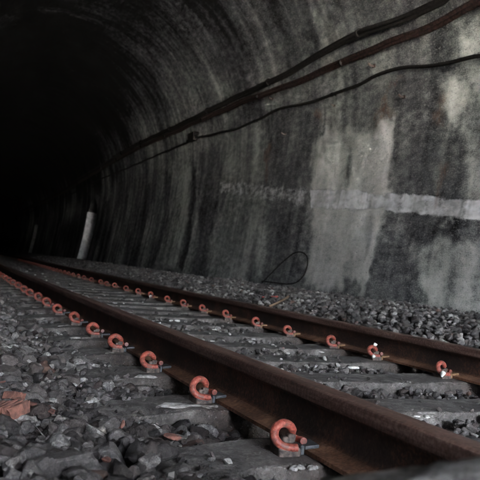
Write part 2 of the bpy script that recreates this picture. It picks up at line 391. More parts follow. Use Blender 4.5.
 ([(7.59,2.42),(7.48,1.79),(7.38,1.78),(7.49,2.41)],0.52,0.04,0.6),
 ([(6.75,2.37),(6.63,1.76),(6.53,1.75),(6.65,2.35)],0.58,0.04,0.5),
 ([(13.89,2.75),(12.41,2.79),(12.26,2.59),(13.73,2.47)],0.42,0.05,0.6),
]
PAINT_MARKS=[
 ([(7.72,1.82),(6.89,1.75),(6.45,1.70),(6.39,1.52),(6.82,1.53),(7.64,1.58)],1,0.012,1),
 ([(6.44,1.69),(6.09,1.65),(6.05,1.50),(6.39,1.52)],0.7,0.02,1),
 ([(6.10,1.67),(5.49,1.61),(4.42,1.48),(4.38,1.31),(5.14,1.39),(5.44,1.42),(6.05,1.48)],0.82,0.015,1),
 ([(5.87,1.68),(5.81,1.42),(5.69,1.42),(5.75,1.67)],0.42,0.05,0.7),
 ([(7.28,1.81),(7.21,1.53),(7.14,1.53),(7.21,1.81)],0.5,0.05,0.7),
 ([(6.81,1.78),(6.74,1.51),(6.63,1.51),(6.70,1.77)],0.55,0.05,0.7),
 ([(5.44,1.63),(5.39,1.40),(5.35,1.40),(5.40,1.63)],0.45,0.04,0.7),
 ([(5.22,1.61),(5.19,1.37),(5.11,1.37),(5.15,1.60)],0.5,0.05,0.7),
 ([(4.90,1.57),(4.86,1.35),(4.81,1.34),(4.85,1.57)],0.5,0.04,0.7),
 ([(11.18,2.22),(9.27,2.02),(7.72,1.82),(7.70,1.60),(9.18,1.76),(11.07,1.99)],0.38,0.06,1),
 ([(8.22,1.87),(8.18,1.61),(7.81,1.60),(7.85,1.84)],0.45,0.05,0.7),
 ([(9.94,2.09),(9.86,1.80),(9.47,1.78),(9.54,2.06)],0.4,0.05,0.6),
 ([(8.20,1.90),(7.74,1.84),(7.66,1.83),(8.11,1.89)],0,0.03,0.5),
]
RUST_MARKS=[
 ([(6.40,2.78),(6.37,2.42),(6.27,2.41),(6.30,2.77)],0.8,0.04,1),
 ([(6.53,2.59),(6.25,2.48),(6.12,2.46),(6.39,2.57)],0.9,0.04,1),
 ([(7.86,2.84),(7.77,2.73),(7.62,2.70),(7.70,2.81)],0.8,0.03,1),
 ([(5.31,1.93),(5.27,1.50),(5.18,1.49),(5.23,1.92)],0.6,0.04,1),
 ([(5.35,2.55),(5.40,2.23),(5.33,2.21),(5.28,2.54)],0.6,0.04,1),
 ([(7.26,2.76),(7.35,2.73),(7.26,2.71),(7.17,2.75)],0.6,0.02,1),
 ([(9.31,2.65),(9.17,2.05),(9.06,2.05),(9.20,2.64)],0.5,0.04,1),
 ([(6.35,2.82),(6.08,2.83),(6.01,2.81),(6.28,2.80)],0.7,0.03,1),
]
CABLE_A=[(4.92,3.428),(5.20,3.391),(5.45,3.395),(5.83,3.408),(6.31,3.442),(6.49,3.460),(6.96,3.475),(7.40,3.459),(7.86,3.439),(8.74,3.418),(9.67,3.436),(10.82,3.451),(12.31,3.453),(13.30,3.466),(15.58,3.521),(18.16,3.534),(21.77,3.472),(25.66,3.461),(28.27,3.365)]
CABLE_B=[(4.49,3.236),(4.84,3.236),(5.35,3.206),(6.01,3.227),(6.36,3.225),(6.86,3.247),(7.75,3.245),(8.80,3.279),(9.72,3.326),(10.88,3.344),(12.37,3.378),(13.36,3.376),(15.66,3.428),(18.27,3.441),(21.87,3.388),(25.83,3.329),(28.41,3.255)]
CABLE_C=[(4.51,2.732),(4.87,2.785),(5.20,2.817),(5.53,2.860),(5.96,2.931),(6.41,2.957),(6.76,2.928),(7.47,2.926),(8.12,2.957),(8.86,3.013),(9.48,2.972),(10.25,2.969),(10.99,3.005),(11.62,3.050),(12.26,3.085),(13.51,3.077),(15.00,3.088),(17.93,3.091),(22.10,3.127),(24.95,3.083)]
EXPOSURE = 7.7
# ------------------------------------------------------------------ tunnel lining
def hw(z): return 2.20 + .27*(1 - (max(0.0, 2.3 - z)/2.3)**1.7)
_p = []; _z = -.3
while _z < 2.3 - 1e-6: _p.append((hw(_z), _z)); _z += .05
_R = hw(2.3)
for i in range(31): a = math.pi/2*i/30; _p.append((_R*math.cos(a), 2.3 + _R*math.sin(a)))
PROF = np.array(_p); SL = np.r_[0, np.cumsum(np.hypot(*np.diff(PROF, axis=0).T))]
SMAX = SL[-1]
def wall_pt(y, s, inset=0.0, side=1):
    """point on the lining: y along the tunnel, s up the wall from below the ballast"""
    y = np.asarray(y, float); s = np.asarray(s, float)
    w = np.interp(s, SL, PROF[:, 0]); z = np.interp(s, SL, PROF[:, 1])
    w2 = np.interp(s+.02, SL, PROF[:, 0]); z2 = np.interp(s+.02, SL, PROF[:, 1])
    w1 = np.interp(s-.02, SL, PROF[:, 0]); z1 = np.interp(s-.02, SL, PROF[:, 1])
    tw, tz = w2-w1, z2-z1; L = np.hypot(tw, tz)+1e-9
    nx, nz = -tz/L, tw/L                                  # inward normal
    return np.stack([XC + side*(w + inset*nx) + off(y), y + 0*s, z + inset*nz], -1)

def seg_dist(px, py, poly):
    """signed distance to a polygon (negative inside)"""
    P = np.array(poly, float); Q = np.roll(P, -1, 0)
    d = np.full(px.shape, 1e9); inside = np.zeros(px.shape, bool)
    for (ax, ay), (bx, by) in zip(P, Q):
        vx, vy = bx-ax, by-ay; L = vx*vx+vy*vy+1e-12
        t = np.clip(((px-ax)*vx+(py-ay)*vy)/L, 0, 1)
        d = np.minimum(d, np.hypot(px-ax-t*vx, py-ay-t*vy))
        c = ((ay > py) != (by > py)) & (px < (bx-ax)*(py-ay)/(by-ay+1e-12)+ax)
        inside ^= c
    return np.where(inside, -d, d)

Y0 = -9.0; Y1 = 118.0
def skew(x, y):
    """unseen portal slanted, left side nearer, so more daylight reaches the right wall"""
    return SKEW*np.clip((-3-y)/(-3-Y0), 0, 1)*(XC-x)/2.5
SKEW = 2.0  # slant given to the unseen portal to light the right wall
def vnoise(x, seed, n=4096):
    r = np.random.default_rng(seed).random(n)
    i = np.floor(x).astype(int); f = x - i; f = f*f*(3-2*f)
    return r[i % n]*(1-f) + r[(i+1) % n]*f
def vnoise2(x, y, seed):
    r = np.random.default_rng(seed).random((256, 256))
    i = np.floor(x).astype(int); j = np.floor(y).astype(int); f = x-i; g = y-j; f = f*f*(3-2*f); g = g*g*(3-2*g)
    a = r[i % 256, j % 256]; b = r[(i+1) % 256, j % 256]; c = r[i % 256, (j+1) % 256]; d = r[(i+1) % 256, (j+1) % 256]
    return (a*(1-f)+b*f)*(1-g) + (c*(1-f)+d*f)*g

NICHES = [(22.3, 23.95), (40.0, 41.7)]
def niche_open(y, s):
    o = np.zeros(y.shape, bool)
    for a, b in NICHES:
        m = (a+b)/2; r = (b-a)/2
        top = 1.95 + np.sqrt(np.clip(r*r-(y-m)**2, 0, None))*.8
        o |= (y > a) & (y < b) & (s < top)
    return o

def lining(side, ys, ss, marks):
    ny, ns = len(ys), len(ss)
    Y, S = np.meshgrid(ys, ss, indexing='ij')
    und = (vnoise2(Y*1.3, S*1.1, 5)-.5)*.035 + (vnoise2(Y*4.1, S*3.3, 6)-.5)*.012
    ledge = 0
    P = wall_pt(Y, S, 0, side); Nn = wall_pt(Y, S, 1.0, side) - P
    fade = np.clip((SMAX - S)/.6, 0, 1)
    P = P + Nn*(und*fade)[..., None]
    P[..., 1] += skew(P[..., 0], Y)
    V = P.reshape(-1, 3)
    # tone: streaky soot everywhere, then the stains the wall shows
    amp = .35 + 1.2*vnoise2(Y*.35+7, S*.8+3, 12)
    T = .33 + .24*amp*(vnoise(Y*2.1 + side*40 + .25*S, 1)-.5) + .22*amp*(vnoise(Y*6.3 + side*90 + .2*S + 1.5*vnoise2(Y*.5, S*.9, 13), 2)-.5) + .34*(vnoise2(Y*.8, S*1.3, 3)-.5)
    SOOT_AND_GLOOM = .16*np.clip((S-3.4)/.8, 0, 1) + .22*np.clip((S-4.2)/2.2, 0, 1) + .34*np.clip((Y-13)/10, 0, 1)*np.clip((S-2.4)/1.8, 0, 1) + .10*np.clip((Y-14)/8, 0, 1) + .20*np.clip((S-4.4)/1.5, 0, 1)*np.clip((Y-8)/6, 0, 1) + (.25*np.clip((SMAX-S)/2, 0, 1) if side < 0 else 0)  # vault soot, plus darkness of the deep tunnel and left wall painted in
    PT = np.zeros_like(T); RU = np.zeros_like(T)
    if marks:
        wy = Y + (vnoise2(Y*6, S*5, 7)-.5)*.16 + (vnoise2(Y*17, S*14, 8)-.5)*.07
        ws = S + (vnoise2(Y*6, S*5, 9)-.5)*.16 + (vnoise2(Y*17, S*14, 10)-.5)*.06
        far = 1 + np.clip(Y-6, 0, 12)*.02
        for L, A in ((TONE_MARKS, T), (PAINT_MARKS, PT), (RUST_MARKS, RU)):
            for poly, tone, soft, w in L:
                pl = np.array(poly); y0, s0 = pl.min(0)-.9; y1, s1 = pl.max(0)+.9
                i0, i1 = np.searchsorted(ys, [y0, y1]); j0, j1 = np.searchsorted(ss, [s0, s1])
                if i1 <= i0 or j1 <= j0: continue
                sl = (slice(i0, i1), slice(j0, j1))
                k = .12 if L is PAINT_MARKS else 1.0
                soft = (soft*1.5 if soft > .03 else soft*1.1) if L is TONE_MARKS else soft; d = seg_dist(Y[sl]*(1-k)+wy[sl]*k, S[sl]*(1-k)+ws[sl]*k, poly)
                m = np.clip(.5 - d/(2*soft), 0, 1); m = m*m*(3-2*m)*w
                A[sl] = A[sl]*(1-m) + tone*m
    T = T - SOOT_AND_GLOOM
    F = []
    idx = np.arange(ny*ns).reshape(ny, ns)
    q = np.stack([idx[:-1, :-1], idx[1:, :-1], idx[1:, 1:], idx[:-1, 1:]], -1)
    cy = (Y[:-1, :-1]+Y[1:, 1:])/2; cs = (S[:-1, :-1]+S[1:, 1:])/2
    keep = ~niche_open(cy, cs) if side == 1 else np.ones(cy.shape, bool)
    F = q[keep]
    if side == -1: F = F[:, ::-1]
    me = mesh_np('lining', V, F, True)
    uvl = me.uv_layers.new(name='wall')
    li = np.empty(len(me.loops), np.int32); me.loops.foreach_get('vertex_index', li)
    UV = np.stack([Y.ravel()+(side < 0)*200, S.ravel()], -1)[li]
    uvl.data.foreach_set('uv', UV.astype(np.float32).ravel())
    ca = me.color_attributes.new('tone', 'FLOAT_COLOR', 'POINT')
    ca.data.foreach_set('color', np.stack([np.clip(T, -.6, 1), np.clip(PT, 0, 1), np.clip(RU, 0, 1), np.ones_like(T)], -1).astype(np.float32).ravel())
    return me

ys = [Y0]
while ys[-1] < Y1:
    y = ys[-1]
    st = .12 if y < 3.8 else .030 if y < 9 else .045 if y < 14 else .08 if y < 30 else .17 if y < 45 else .6
    ys.append(y+st)
ys = np.array(ys)
ss = np.concatenate([np.arange(.15, 3.9, .032), np.arange(3.9, SMAX, .10), [SMAX]])
ssl = np.concatenate([np.arange(.15, SMAX, .12), [SMAX]])
ysl = np.arange(Y0, Y1, .3); ysl[-1] = ys[-1]
tun = empty('tunnel', (XC, Y0, 0))
tag(tun, 'soot streaked concrete railway tunnel lining arching over the single track', 'tunnel')
def under(o, root):
    o.parent = root; o.matrix_parent_inverse = Matrix.Translation(-Vector(root.location))
    return o
under(link('side_wall', lining(1, ys, ss, True), M['wall']), tun)['label'] = 'light and dark streaked side wall with white band'
under(link('side_wall', lining(-1, ysl, ssl, False), M['wall']), tun)
# niches (refuges) recessed in the right wall
for a, b in NICHES:
    m = (a+b)/2; r = (b-a)/2
    a0, b0 = a, b; a, b = a-.16, b+.16; r = (b-a)/2
    pts = [(a, .2), (a, 1.95)] + [(m - r*math.cos(t), 1.95+.8*r*math.sin(t)) for t in np.linspace(0, math.pi, 9)[1:-1]] + [(b, 1.95), (b, .2)]
    bm = bmesh.new(); bmw = bmesh.new()
    fr = [Vector(wall_pt(p[0], p[1], -.03)) for p in pts]; bk = [Vector(wall_pt(p[0], p[1], -.75)) for p in pts]
    # walls thick: inner and back faces
    vf = [bm.verts.new(p) for p in fr]; vb = [bm.verts.new(p) for p in bk]
    for i in range(len(pts)-1): bm.faces.new((vf[i], vf[i+1], vb[i+1], vb[i]))
    bm.faces.new(vb)
    bmesh.ops.subdivide_edges(bm, edges=bm.edges[:], cuts=3, use_grid_fill=True)
    n_ = under(link('niche', bm_mesh('niche', bm), M['dark_masonry']), tun)
    w0 = [Vector(wall_pt(b0-.02, s_, i_)) for s_ in (.2, .8, 1.4, 2.0, 2.2) for i_ in (.02, -.66)]
    w1 = [Vector((p.x, p.y+.12, p.z)) for p in w0]
    va = [bmw.verts.new(p) for p in w0]; vc = [bmw.verts.new(p) for p in w1]
    for i in range(4):
        bmw.faces.new((va[2*i], va[2*i+1], va[2*i+3], va[2*i+2])); bmw.faces.new((vc[2*i], vc[2*i+2], vc[2*i+3], vc[2*i+1]))
        bmw.faces.new((va[2*i], va[2*i+2], vc[2*i+2], vc[2*i])); bmw.faces.new((va[2*i+1], vc[2*i+1], vc[2*i+3], va[2*i+3]))
    bmw.faces.new((va[8], va[9], vc[9], vc[8])); bmw.faces.new((va[0], vc[0], vc[1], va[1]))
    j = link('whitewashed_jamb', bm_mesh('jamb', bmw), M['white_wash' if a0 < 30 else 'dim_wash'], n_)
# unseen shell added around the lining to stop daylight leaking in at the niches
yo = np.concatenate([[Y0], np.arange(-7, Y1, 3), [ys[-1]]]); so_ = np.linspace(0, SMAX, 22)
for sd_ in (1, -1):
    Yo, So = np.meshgrid(yo, so_, indexing='ij'); P = wall_pt(Yo, So, -1.15, sd_)
    P[..., 0] = np.where(So > SMAX-.01, XC + off(Yo), P[..., 0]); P[..., 1] += skew(P[..., 0], Yo)
    ix = np.arange(Yo.size).reshape(Yo.shape)
    under(link('light_seal_shell', mesh_np('light_seal_shell', P.reshape(-1, 3), np.stack([ix[:-1, :-1], ix[1:, :-1], ix[1:, 1:], ix[:-1, 1:]], -1).reshape(-1, 4)), M['masonry']), tun)
# cap added at the far end to keep sky light out
ye = ys[-1]; bm = bmesh.new()
ring = [bm.verts.new(wall_pt(ye, s_, 0, 1)) for s_ in np.linspace(0, SMAX, 20)] + [bm.verts.new(wall_pt(ye, s_, 0, -1)) for s_ in np.linspace(SMAX, 0, 20)[1:]]
bm.faces.new(ring)
under(link('far_end_cap', bm_mesh('far_end_cap', bm), M['masonry']), tun)
# portal face of the tunnel behind the camera
bm = bmesh.new()
inner = [Vector(wall_pt(Y0, s_, .0, 1)) for s_ in np.linspace(0, SMAX, 24)] + [Vector(wall_pt(Y0, s_, .0, -1)) for s_ in np.linspace(SMAX, 0, 24)[1:]]
def outer(p):
    d = Vector((p.x-XC-offf(Y0), 0, p.z-1.8)); k = min(7/abs(d.x) if abs(d.x) > 1e-4 else 1e9, (5.2/d.z if d.z > 0 else (2.4/-d.z if d.z < 0 else 1e9)))
    return Vector((XC+d.x*k, Y0, 1.8+d.z*k))
for yy, rev in ((Y0-.5, 0), (Y0+.002, 1)):
    vi = [bm.verts.new((p.x, yy+skew(p.x, Y0), p.z)) for p in inner]; vo = [bm.verts.new((outer(p).x, yy+skew(outer(p).x, Y0), outer(p).z)) for p in inner]
    for i in range(len(vi)-1):
        f = (vi[i], vi[i+1], vo[i+1], vo[i]); bm.faces.new(f if rev else f[::-1])
    if not rev: vi0, vo0 = vi, vo
for i in range(len(vi)-1):
    bm.faces.new((vi0[i], vi0[i+1], vi[i+1], vi[i])); bm.faces.new((vo0[i], vo[i], vo[i+1], vo0[i+1]))
under(link('portal', bm_mesh('portal', bm), M['masonry']), tun)

# ------------------------------------------------------------------ cables along the wall
def run_cable(name, pts, rad, mat, label, inset, sag=.0, seed=0, strands=1):
    pts = [p for p in pts]
    last = pts[-1]; s_end = last[1]
    y = last[0]
    k = 0
    while y < 100:
        y += 4.0; k += 1; pts.append((y, s_end + .03*math.sin(k*1.7+seed)))
    first = pts[0]; y = first[0]; pre = []
    while y > Y0+1.2:
        y -= 1.2; pre.append((y, first[1] + .03*math.sin(y*1.3+seed)))
    pts = pre[::-1] + pts
    path = [wall_pt(p[0], p[1], inset) for p in pts]
    path = catmull(path, 5)
    path = [p + np.array([0, 0, .006*math.sin(p[1]*5+seed)]) for p in path]
    if strands == 1: bmc = tube_np(path, rad, 10)
    else:
        P = np.array(path); tubes = []
        for q in range(strands):
            ph = q*2*math.pi/strands + seed; wob = np.array([.22*math.sin(p[1]*(1.1+.4*q)+q*2+seed) for p in P])
            r0 = rad*(.62 if strands == 2 else .56)*(1 + .12*math.sin(q*3.1))
            tubes.append(tube_np(P + np.stack([rad*.45*np.cos(ph+wob), 0*wob, rad*.62*np.sin(ph+wob)], -1), r0, 8))
        bmc = merge(*tubes)
    o = link(name, bm_mesh(name, bmc, True), mat)
    for ysr in np.arange(6.2+seed*.37, 26, 2.35):
        i_ = int(np.argmin(np.abs(np.array(path)[:, 1] - ysr))); p = path[i_]
        b = merge(tube_np([p + np.array([0, -.014, 0]), p + np.array([0, .014, 0])], rad*1.22, 12), tube_np([p + np.array([0, 0, 0]), wall_pt(p[1], (s_end if False else float(np.interp(p[1], [q_[0] for q_ in pts], [q_[1] for q_ in pts]))), -.02)], .010, 6))
        link('strap', bm_mesh('strap', b, True, 40), M['cable'], o)
    return tag(o, label, 'cable', 'cables fixed along the tunnel wall')
run_cable('cable', CABLE_A, .042, M['cable'], 'uppermost thick black cable running along the tunnel wall', .09, seed=1, strands=3)
run_cable('cable', CABLE_B, .036, M['cable_r'], 'thick rusty dark cable just under the uppermost one on the wall', .08, seed=2, strands=2)
run_cable('cable', CABLE_C, .019, M['cable'], 'thin black cable, the lowest of the three on the wall', .06, seed=3)
def hook(y, s, label, big=1.0, pale=True):
    p = wall_pt(y, s, 0); t = empty('wall_hook', p, head(y)); tag(t, label, 'wall hook', 'iron hooks and bolts in the tunnel wall')
    b = bevel_box(.014*big, .05*big, .035*big, .004, 1)
    link('plate', bm_mesh('plate', b), M['cable_r'], t).location = (-.012, 0, 0)
    path = catmull([(0, 0, 0), (-.035, 0, -.002), (-.06, 0, .002), (-.075, 0, .018)], 4)
    link('pin', bm_mesh('pin', tube_np([np.array(q)*big for q in path], .011*big, 8), True), M['iron'], t)
hook(5.95, 2.643, 'bright tipped iron pin in the dark stained wall below the thin cable')
hook(6.49, 3.081, 'dark iron hook between the rusty cable and the thin cable', 1.1, False)
hook(8.67, 2.647, 'small pale tipped pin on the black column of the wall', .9)
hook(9.04, 3.20, 'small pale tipped pin just above the thin cable', .9)
hook(7.35, 2.804, 'small dark pin beside a rust spot on the grey wall', .7, False)
# cable joint box where the thin cable steps
jb = link('junction_box', bm_mesh('junction_box', merge(bevel_box(.09, .34, .16, .012, 2), tube_np([(0, -.17, .0), (-.0, -.3, .03)], .03, 8), tube_np([(0, .17, -.02), (0, .3, -.05)], .03, 8)), False), M['cable'])
jb.location = wall_pt(12.49, 3.14, .06); jb.rotation_euler = (0, 0, head(12.5)); tag(jb, 'dark lumpy cable joint box on the thin wall cable', 'joint box')
# loose wire loop leaning against the wall foot
def loose(pts, rad, name, mat):
    return link(name, bm_mesh(name, tube_np(catmull(pts, 6), rad, 6), True), mat)
wp = [wall_pt(y, s, i) for y, s, i in ((8.48, .585, .04), (8.30, .70, .04), (8.10, .845, .03), (7.92, .94, .03), (7.76, 1.005, .03), (7.58, 1.015, .03), (7.43, .97, .03), (7.35, .89, .04), (7.33, .80, .05), (7.35, .72, .06), (7.43, .64, .08), (7.62, .60, .10), (7.95, .595, .12), (8.25, .60, .09), (8.46, .60, .06))]
o = loose(wp, .0085, 'wire_loop', M['cable']); tag(o, 'thin black wire loop leaning on the foot of the wall', 'wire')

# ------------------------------------------------------------------ ground, hill outside
def surf(x, y):
    """finished height of the ballast at offset x from the near rail"""
    x = np.asarray(x, float); y = np.asarray(y, float)
    left = np.interp(-x, [.08, .20, .42, .62, .85, 1.5], [-.060, -.035, -.018, .012, .035, .08])
    mid = np.full(x.shape, -.026)
    mid = np.where((x < .10), -.045, mid); mid = np.where((x > 1.37), -.05, mid)
    right = np.interp(x, [1.58, 1.66, 1.80, 2.2, 2.7, 3.3], [-.03, .03, .12, .20, .245, .275])
    z = np.where(x < -.03, left, np.where(x > 1.54, right, mid))
    z = z + (vnoise2(x*2.2+50, y*1.7+50, 21)-.5)*.03*np.where(x > 1.7, 1.2, 1.0)*np.where((x > -.1) & (x < 1.6), .3, 1)
    return z
xs = np.concatenate([np.arange(-1.6, 3.4, .08), [3.4]]); yg = np.concatenate([np.arange(-12, 0, .4), np.arange(0, 30, .12), np.arange(30, 118, .8)])
X, Yg = np.meshgrid(xs, yg, indexing='ij')
Z = surf(X, Yg) - np.where(Yg < 15.5, .045, np.where(Yg < 27, .012, 0.0)) + (vnoise2(X*9, Yg*9, 22)-.5)*.015
Z = np.where((X > -.62) & (X < 2.12), np.minimum(Z, -.035), Z)
V = np.stack([X+off(Yg), Yg, Z], -1).reshape(-1, 3)
idx = np.arange(X.size).reshape(X.shape)
F = np.stack([idx[:-1, :-1], idx[1:, :-1], idx[1:, 1:], idx[:-1, 1:]], -1).reshape(-1, 4)
g = link('trackbed', mesh_np('trackbed', V, F, True), M['ground']); g['kind'] = 'structure'
gx = np.concatenate([np.linspace(-400, -20, 24), np.linspace(-18, 20, 77), np.linspace(22, 400, 24)]); gy = np.concatenate([np.linspace(-400, -9.5, 100), [-9.3], np.linspace(-8, 400, 40)])
X, Yg = np.meshgrid(gx, gy, indexing='ij')
Z = -.16 + np.clip(np.abs(X-XC)-4.2, 0, 7.5)*np.where(Yg < Y0-.4, 1.0, 0)*np.where(X < XC, .12, .5) - (vnoise2(X*.05+9, Yg*.05+9, 31))*.05
V = np.stack([X, Yg, Z], -1).reshape(-1, 3); idx = np.arange(X.size).reshape(X.shape)
F = np.stack([idx[:-1, :-1], idx[1:, :-1], idx[1:, 1:], idx[:-1, 1:]], -1).reshape(-1, 4)
o = link('ground', mesh_np('ground', V, F, True), M['bounce_gravel']); o['kind'] = 'structure'  # unseen ground outside, pale and low on the left to bounce daylight inside
# hill over the tunnel
gx = np.linspace(-160, 160, 81); gy = np.linspace(Y0+.6, 200, 70)
X, Yg = np.meshgrid(gx, gy, indexing='ij')
Z = 6.9 + 18*(1-np.exp(-(Yg-Y0)/30)) + vnoise2(X*.08+50, Yg*.08+50, 33)*3*np.clip((Yg-Y0)/10, 0, 1)
Z = Z*np.clip((160-np.abs(X))/70, 0, 1)
V = np.stack([X, Yg+np.clip(skew(X, Y0), -5, 4), Z], -1).reshape(-1, 3); idx = np.arange(X.size).reshape(X.shape)
F = np.stack([idx[:-1, :-1], idx[1:, :-1], idx[1:, 1:], idx[:-1, 1:]], -1).reshape(-1, 4)
o = link('hill', mesh_np('hill', V, F, True), M['hillside']); o['kind'] = 'structure'

# ------------------------------------------------------------------ rails
half = [(.070, .000), (.070, .0105), (.050, .0140), (.030, .0185), (.016, .0250), (.0095, .036), (.008, .055), (.008, .085), (.0095, .106), (.016, .116),
        (.0335, .1205), (.0352, .124), (.0358, .146), (.0335, .1535), (.027, .1575), (.012, .1590)]
prof = [(x, z) for x, z in half] + [(-x, z) for x, z in half[::-1]]
def rail(x0, label):
    yy = np.concatenate([np.arange(-30, 60, .4), np.arange(60, 118, 3)])
    n = len(prof); V = []; F = []
    for y in yy:
        h = 2*KC*min(max(y, 0), 16)
        for px, pz in prof: V.append((x0 + px + offf(y), y - px*h, pz))
    for i in range(len(yy)-1):
        for j in range(n):
            k = (j+1) % n; F.append((i*n+j, i*n+k, (i+1)*n+k, (i+1)*n+j))
    me = mesh_np('rail', V, np.array(F)[:, ::-1], True); me.set_sharp_from_angle(angle=math.radians(28))
    o = link('rail', me, M['rail']); tag(o, label, 'rail'); return o
rail(0, 'rusty brown steel rail nearest the camera, crossing the lower right corner')
rail(GAUGE, 'rusty brown steel rail on the far side of the track, nearer the streaked wall')

# ------------------------------------------------------------------ sleepers
SY = [1.07, 1.628, 2.236, 2.85, 3.44, 3.96, 4.585, 5.20, 5.84, 6.42, 7.02, 7.58, 8.27, 8.90, 9.44]
CN = [1.04, 1.614, 2.242, 2.850, 3.439, 3.988, 4.634, 5.309, 5.952, 6.50, 7.104, 7.664, 8.356, 9.022, 9.60]
CF = [1.07, 1.63, 2.236, 2.846, 3.442, 3.922, 4.529, 5.092, 5.736, 6.334, 6.929, 7.497, 8.187, 8.794, 9.433, 10.155, 10.703, 11.175, 11.972, 12.689, 13.336]
while len(CN) < 28: CN.append(CN[-1]+.61)
while len(CF) < 44: CF.append(CF[-1]+.61)
while len(SY) < 70: SY.append(CF[len(SY)] if len(SY) < len(CF) else SY[-1]+.61)
def sleeper_mesh(seed, hi=True):
    """tapered monoblock concrete sleeper, local origin at the track centre"""
    r = np.random.default_rng(seed)
    L = 1.29; xsn = np.concatenate([[-L, -L+.02, -L+.06], np.linspace(-L+.12, L-.12, 50 if hi else 12), [L-.06, L-.02, L]])
    V = []; F = []
    prof_s = [(-.146, -.17), (-.1285, -.012), (-.124, -.003), (-.117, 0), (-.05, 0), (0, 0), (.05, 0), (.117, 0), (.124, -.003), (.1285, -.012), (.146, -.17)]
    for x in xsn:
        d = abs(abs(x) - GAUGE/2)
        dip = -.009*min(1, max(0, (d-.22)/.16)) if abs(x) < GAUGE/2 else -.030*min(1, max(0, (abs(x)-GAUGE/2-.18)/.30))
        endk = 1.0 if abs(x) < L-.03 else (.99 if abs(x) < L-.005 else .97)
        for j, (py, pz) in enumerate(prof_s):
            jy = (r.random()-.5)*.004; jz = (r.random()-.5)*.003
            if hi and abs(j-5) in (3, 4) and r.random() < .16: jz -= .009*r.random(); jy -= .006*r.random()*(1 if j > 5 else -1)
            if hi and abs(j-5) == 2 and r.random() < .05: jz -= .010*r.random()
            V.append((x, py*endk+jy, pz + (dip if pz > -.1 else 0) + jz - (.005 if endk < .98 and pz > -.1 else 0)))
    n = len(prof_s)
    for i in range(len(xsn)-1):
        for j in range(n-1): F.append((i*n+j, (i+1)*n+j, (i+1)*n+j+1, i*n+j+1))
    bm = bmesh.new(); vs = [bm.verts.new(v) for v in V]
    for f in F: bm.faces.new([vs[i] for i in f])
    bm.faces.new([vs[j] for j in range(n)]); bm.faces.new([vs[(len(xsn)-1)*n+j] for j in range(n)][::-1])
    bmesh.ops.recalc_face_normals(bm, faces=bm.faces[:])
    return bm_mesh('sleeper', bm, True, 18)
ORD = ['nearest', 'second', 'third', 'fourth', 'fifth', 'sixth', 'seventh', 'eighth', 'ninth', 'tenth', 'eleventh', 'twelfth', 'thirteenth', 'fourteenth', 'fifteenth', 'sixteenth',
       'seventeenth', 'eighteenth', 'nineteenth', 'twentieth']
s_me = [sleeper_mesh(i) for i in range(6)]; s_lo = sleeper_mesh(99, False)
def patch_mesh(seed, rx, ry, h):
    r = np.random.default_rng(seed); bm = bmesh.new()
    n = 26; a = np.linspace(0, 2*math.pi, n, endpoint=False)
    out = 1 + .35*np.sin(2*a+r.random()*6)*r.random() + .22*np.sin(3*a+r.random()*6) + .16*np.sin(5*a+r.random()*6) + .14*(r.random(n)-.5)
    c = bm.verts.new((0, 0, h)); rings = []
    for f, z in ((.3, h), (.6, h*.8), (.85, h*.5), (1.0, -.004)):
        rings.append([bm.verts.new((rx*f*math.cos(t)*o_, ry*f*math.sin(t)*o_, z*(.5+.9*r.random()) if z > 0 else z)) for t, o_ in zip(a, out)])
    for i in range(n):
        j = (i+1) % n; bm.faces.new((c, rings[0][i], rings[0][j]))
        for p_, q_ in ((0, 1), (1, 2), (2, 3)): bm.faces.new((rings[p_][i], rings[q_][i], rings[q_][j], rings[p_][j]))
    return bm_mesh('patch', bm, True)
p_me = [patch_mesh(i, .040+.015*(i % 3), .028+.008*(i % 2), .006) for i in range(6)]
# where lime mortar smears show on the sleepers beside the rail clips: sleeper index -> (local x, local y, scale)
PATCH = {1: [(-.095, -.125, .45), (-.135, -.12, .5)], 2: [(-.20, -.055, 1.5), (-.10, -.075, .7), (-.13, -.09, .6)], 3: [(-.17, -.12, .9)], 4: [(-.17, -.07, 1.1)], 5: [(-.19, -.06, 1.35)], 6: [(-.19, -.07, .9)],
         8: [(-.2, -.07, 1.1)], 9: [(-.18, -.07, 1.0)], 11: [(-.2, -.07, 1.1)], 12: [(-.2, -.06, 1.2)], 13: [(-.2, -.06, 1.1)]}
k = 0
for i, y in enumerate(SY):
    me = s_me[i % 6] if i < 34 else s_lo
    o = link('sleeper', me, None)
    if not me.materials: me.materials.append(M['concrete'])
    rz = head(y) + (rng.random()-.5)*.012
    o.location = (XC + offf(y) + (rng.random()-.5)*.02, y, -.004*rng.random()); o.rotation_euler = (0, 0, rz)
    if i % 2: o.rotation_euler = (0, 0, rz+math.pi)
    if i < 18: lab = '%s concrete sleeper %s, weathered grey and half buried in ballast' % (ORD[i], 'to the camera' if i == 0 else 'from the camera')
    else: lab = 'dim concrete sleeper far along the track in the dark of the tunnel'
    tag(o, lab, 'sleeper', 'concrete sleepers under the rails' if i < 18 else 'dim far concrete sleepers')
    for (px, py, sc) in PATCH.get(i, []):
        q = link('mortar_patch', p_me[k % 6], None, o); k += 1
        if not q.data.materials: q.data.materials.append(M['lime'])
        w = Vector((px, CN[i]+py-y, .0)); sg = -1 if i % 2 else 1
        wx = px - XC
        q.location = (sg*wx, sg*(CN[i]+py-y), -.002); q.scale = (sc*.8, sc*.8, .7); q.rotation_euler = (0, 0, rng.random()*6)

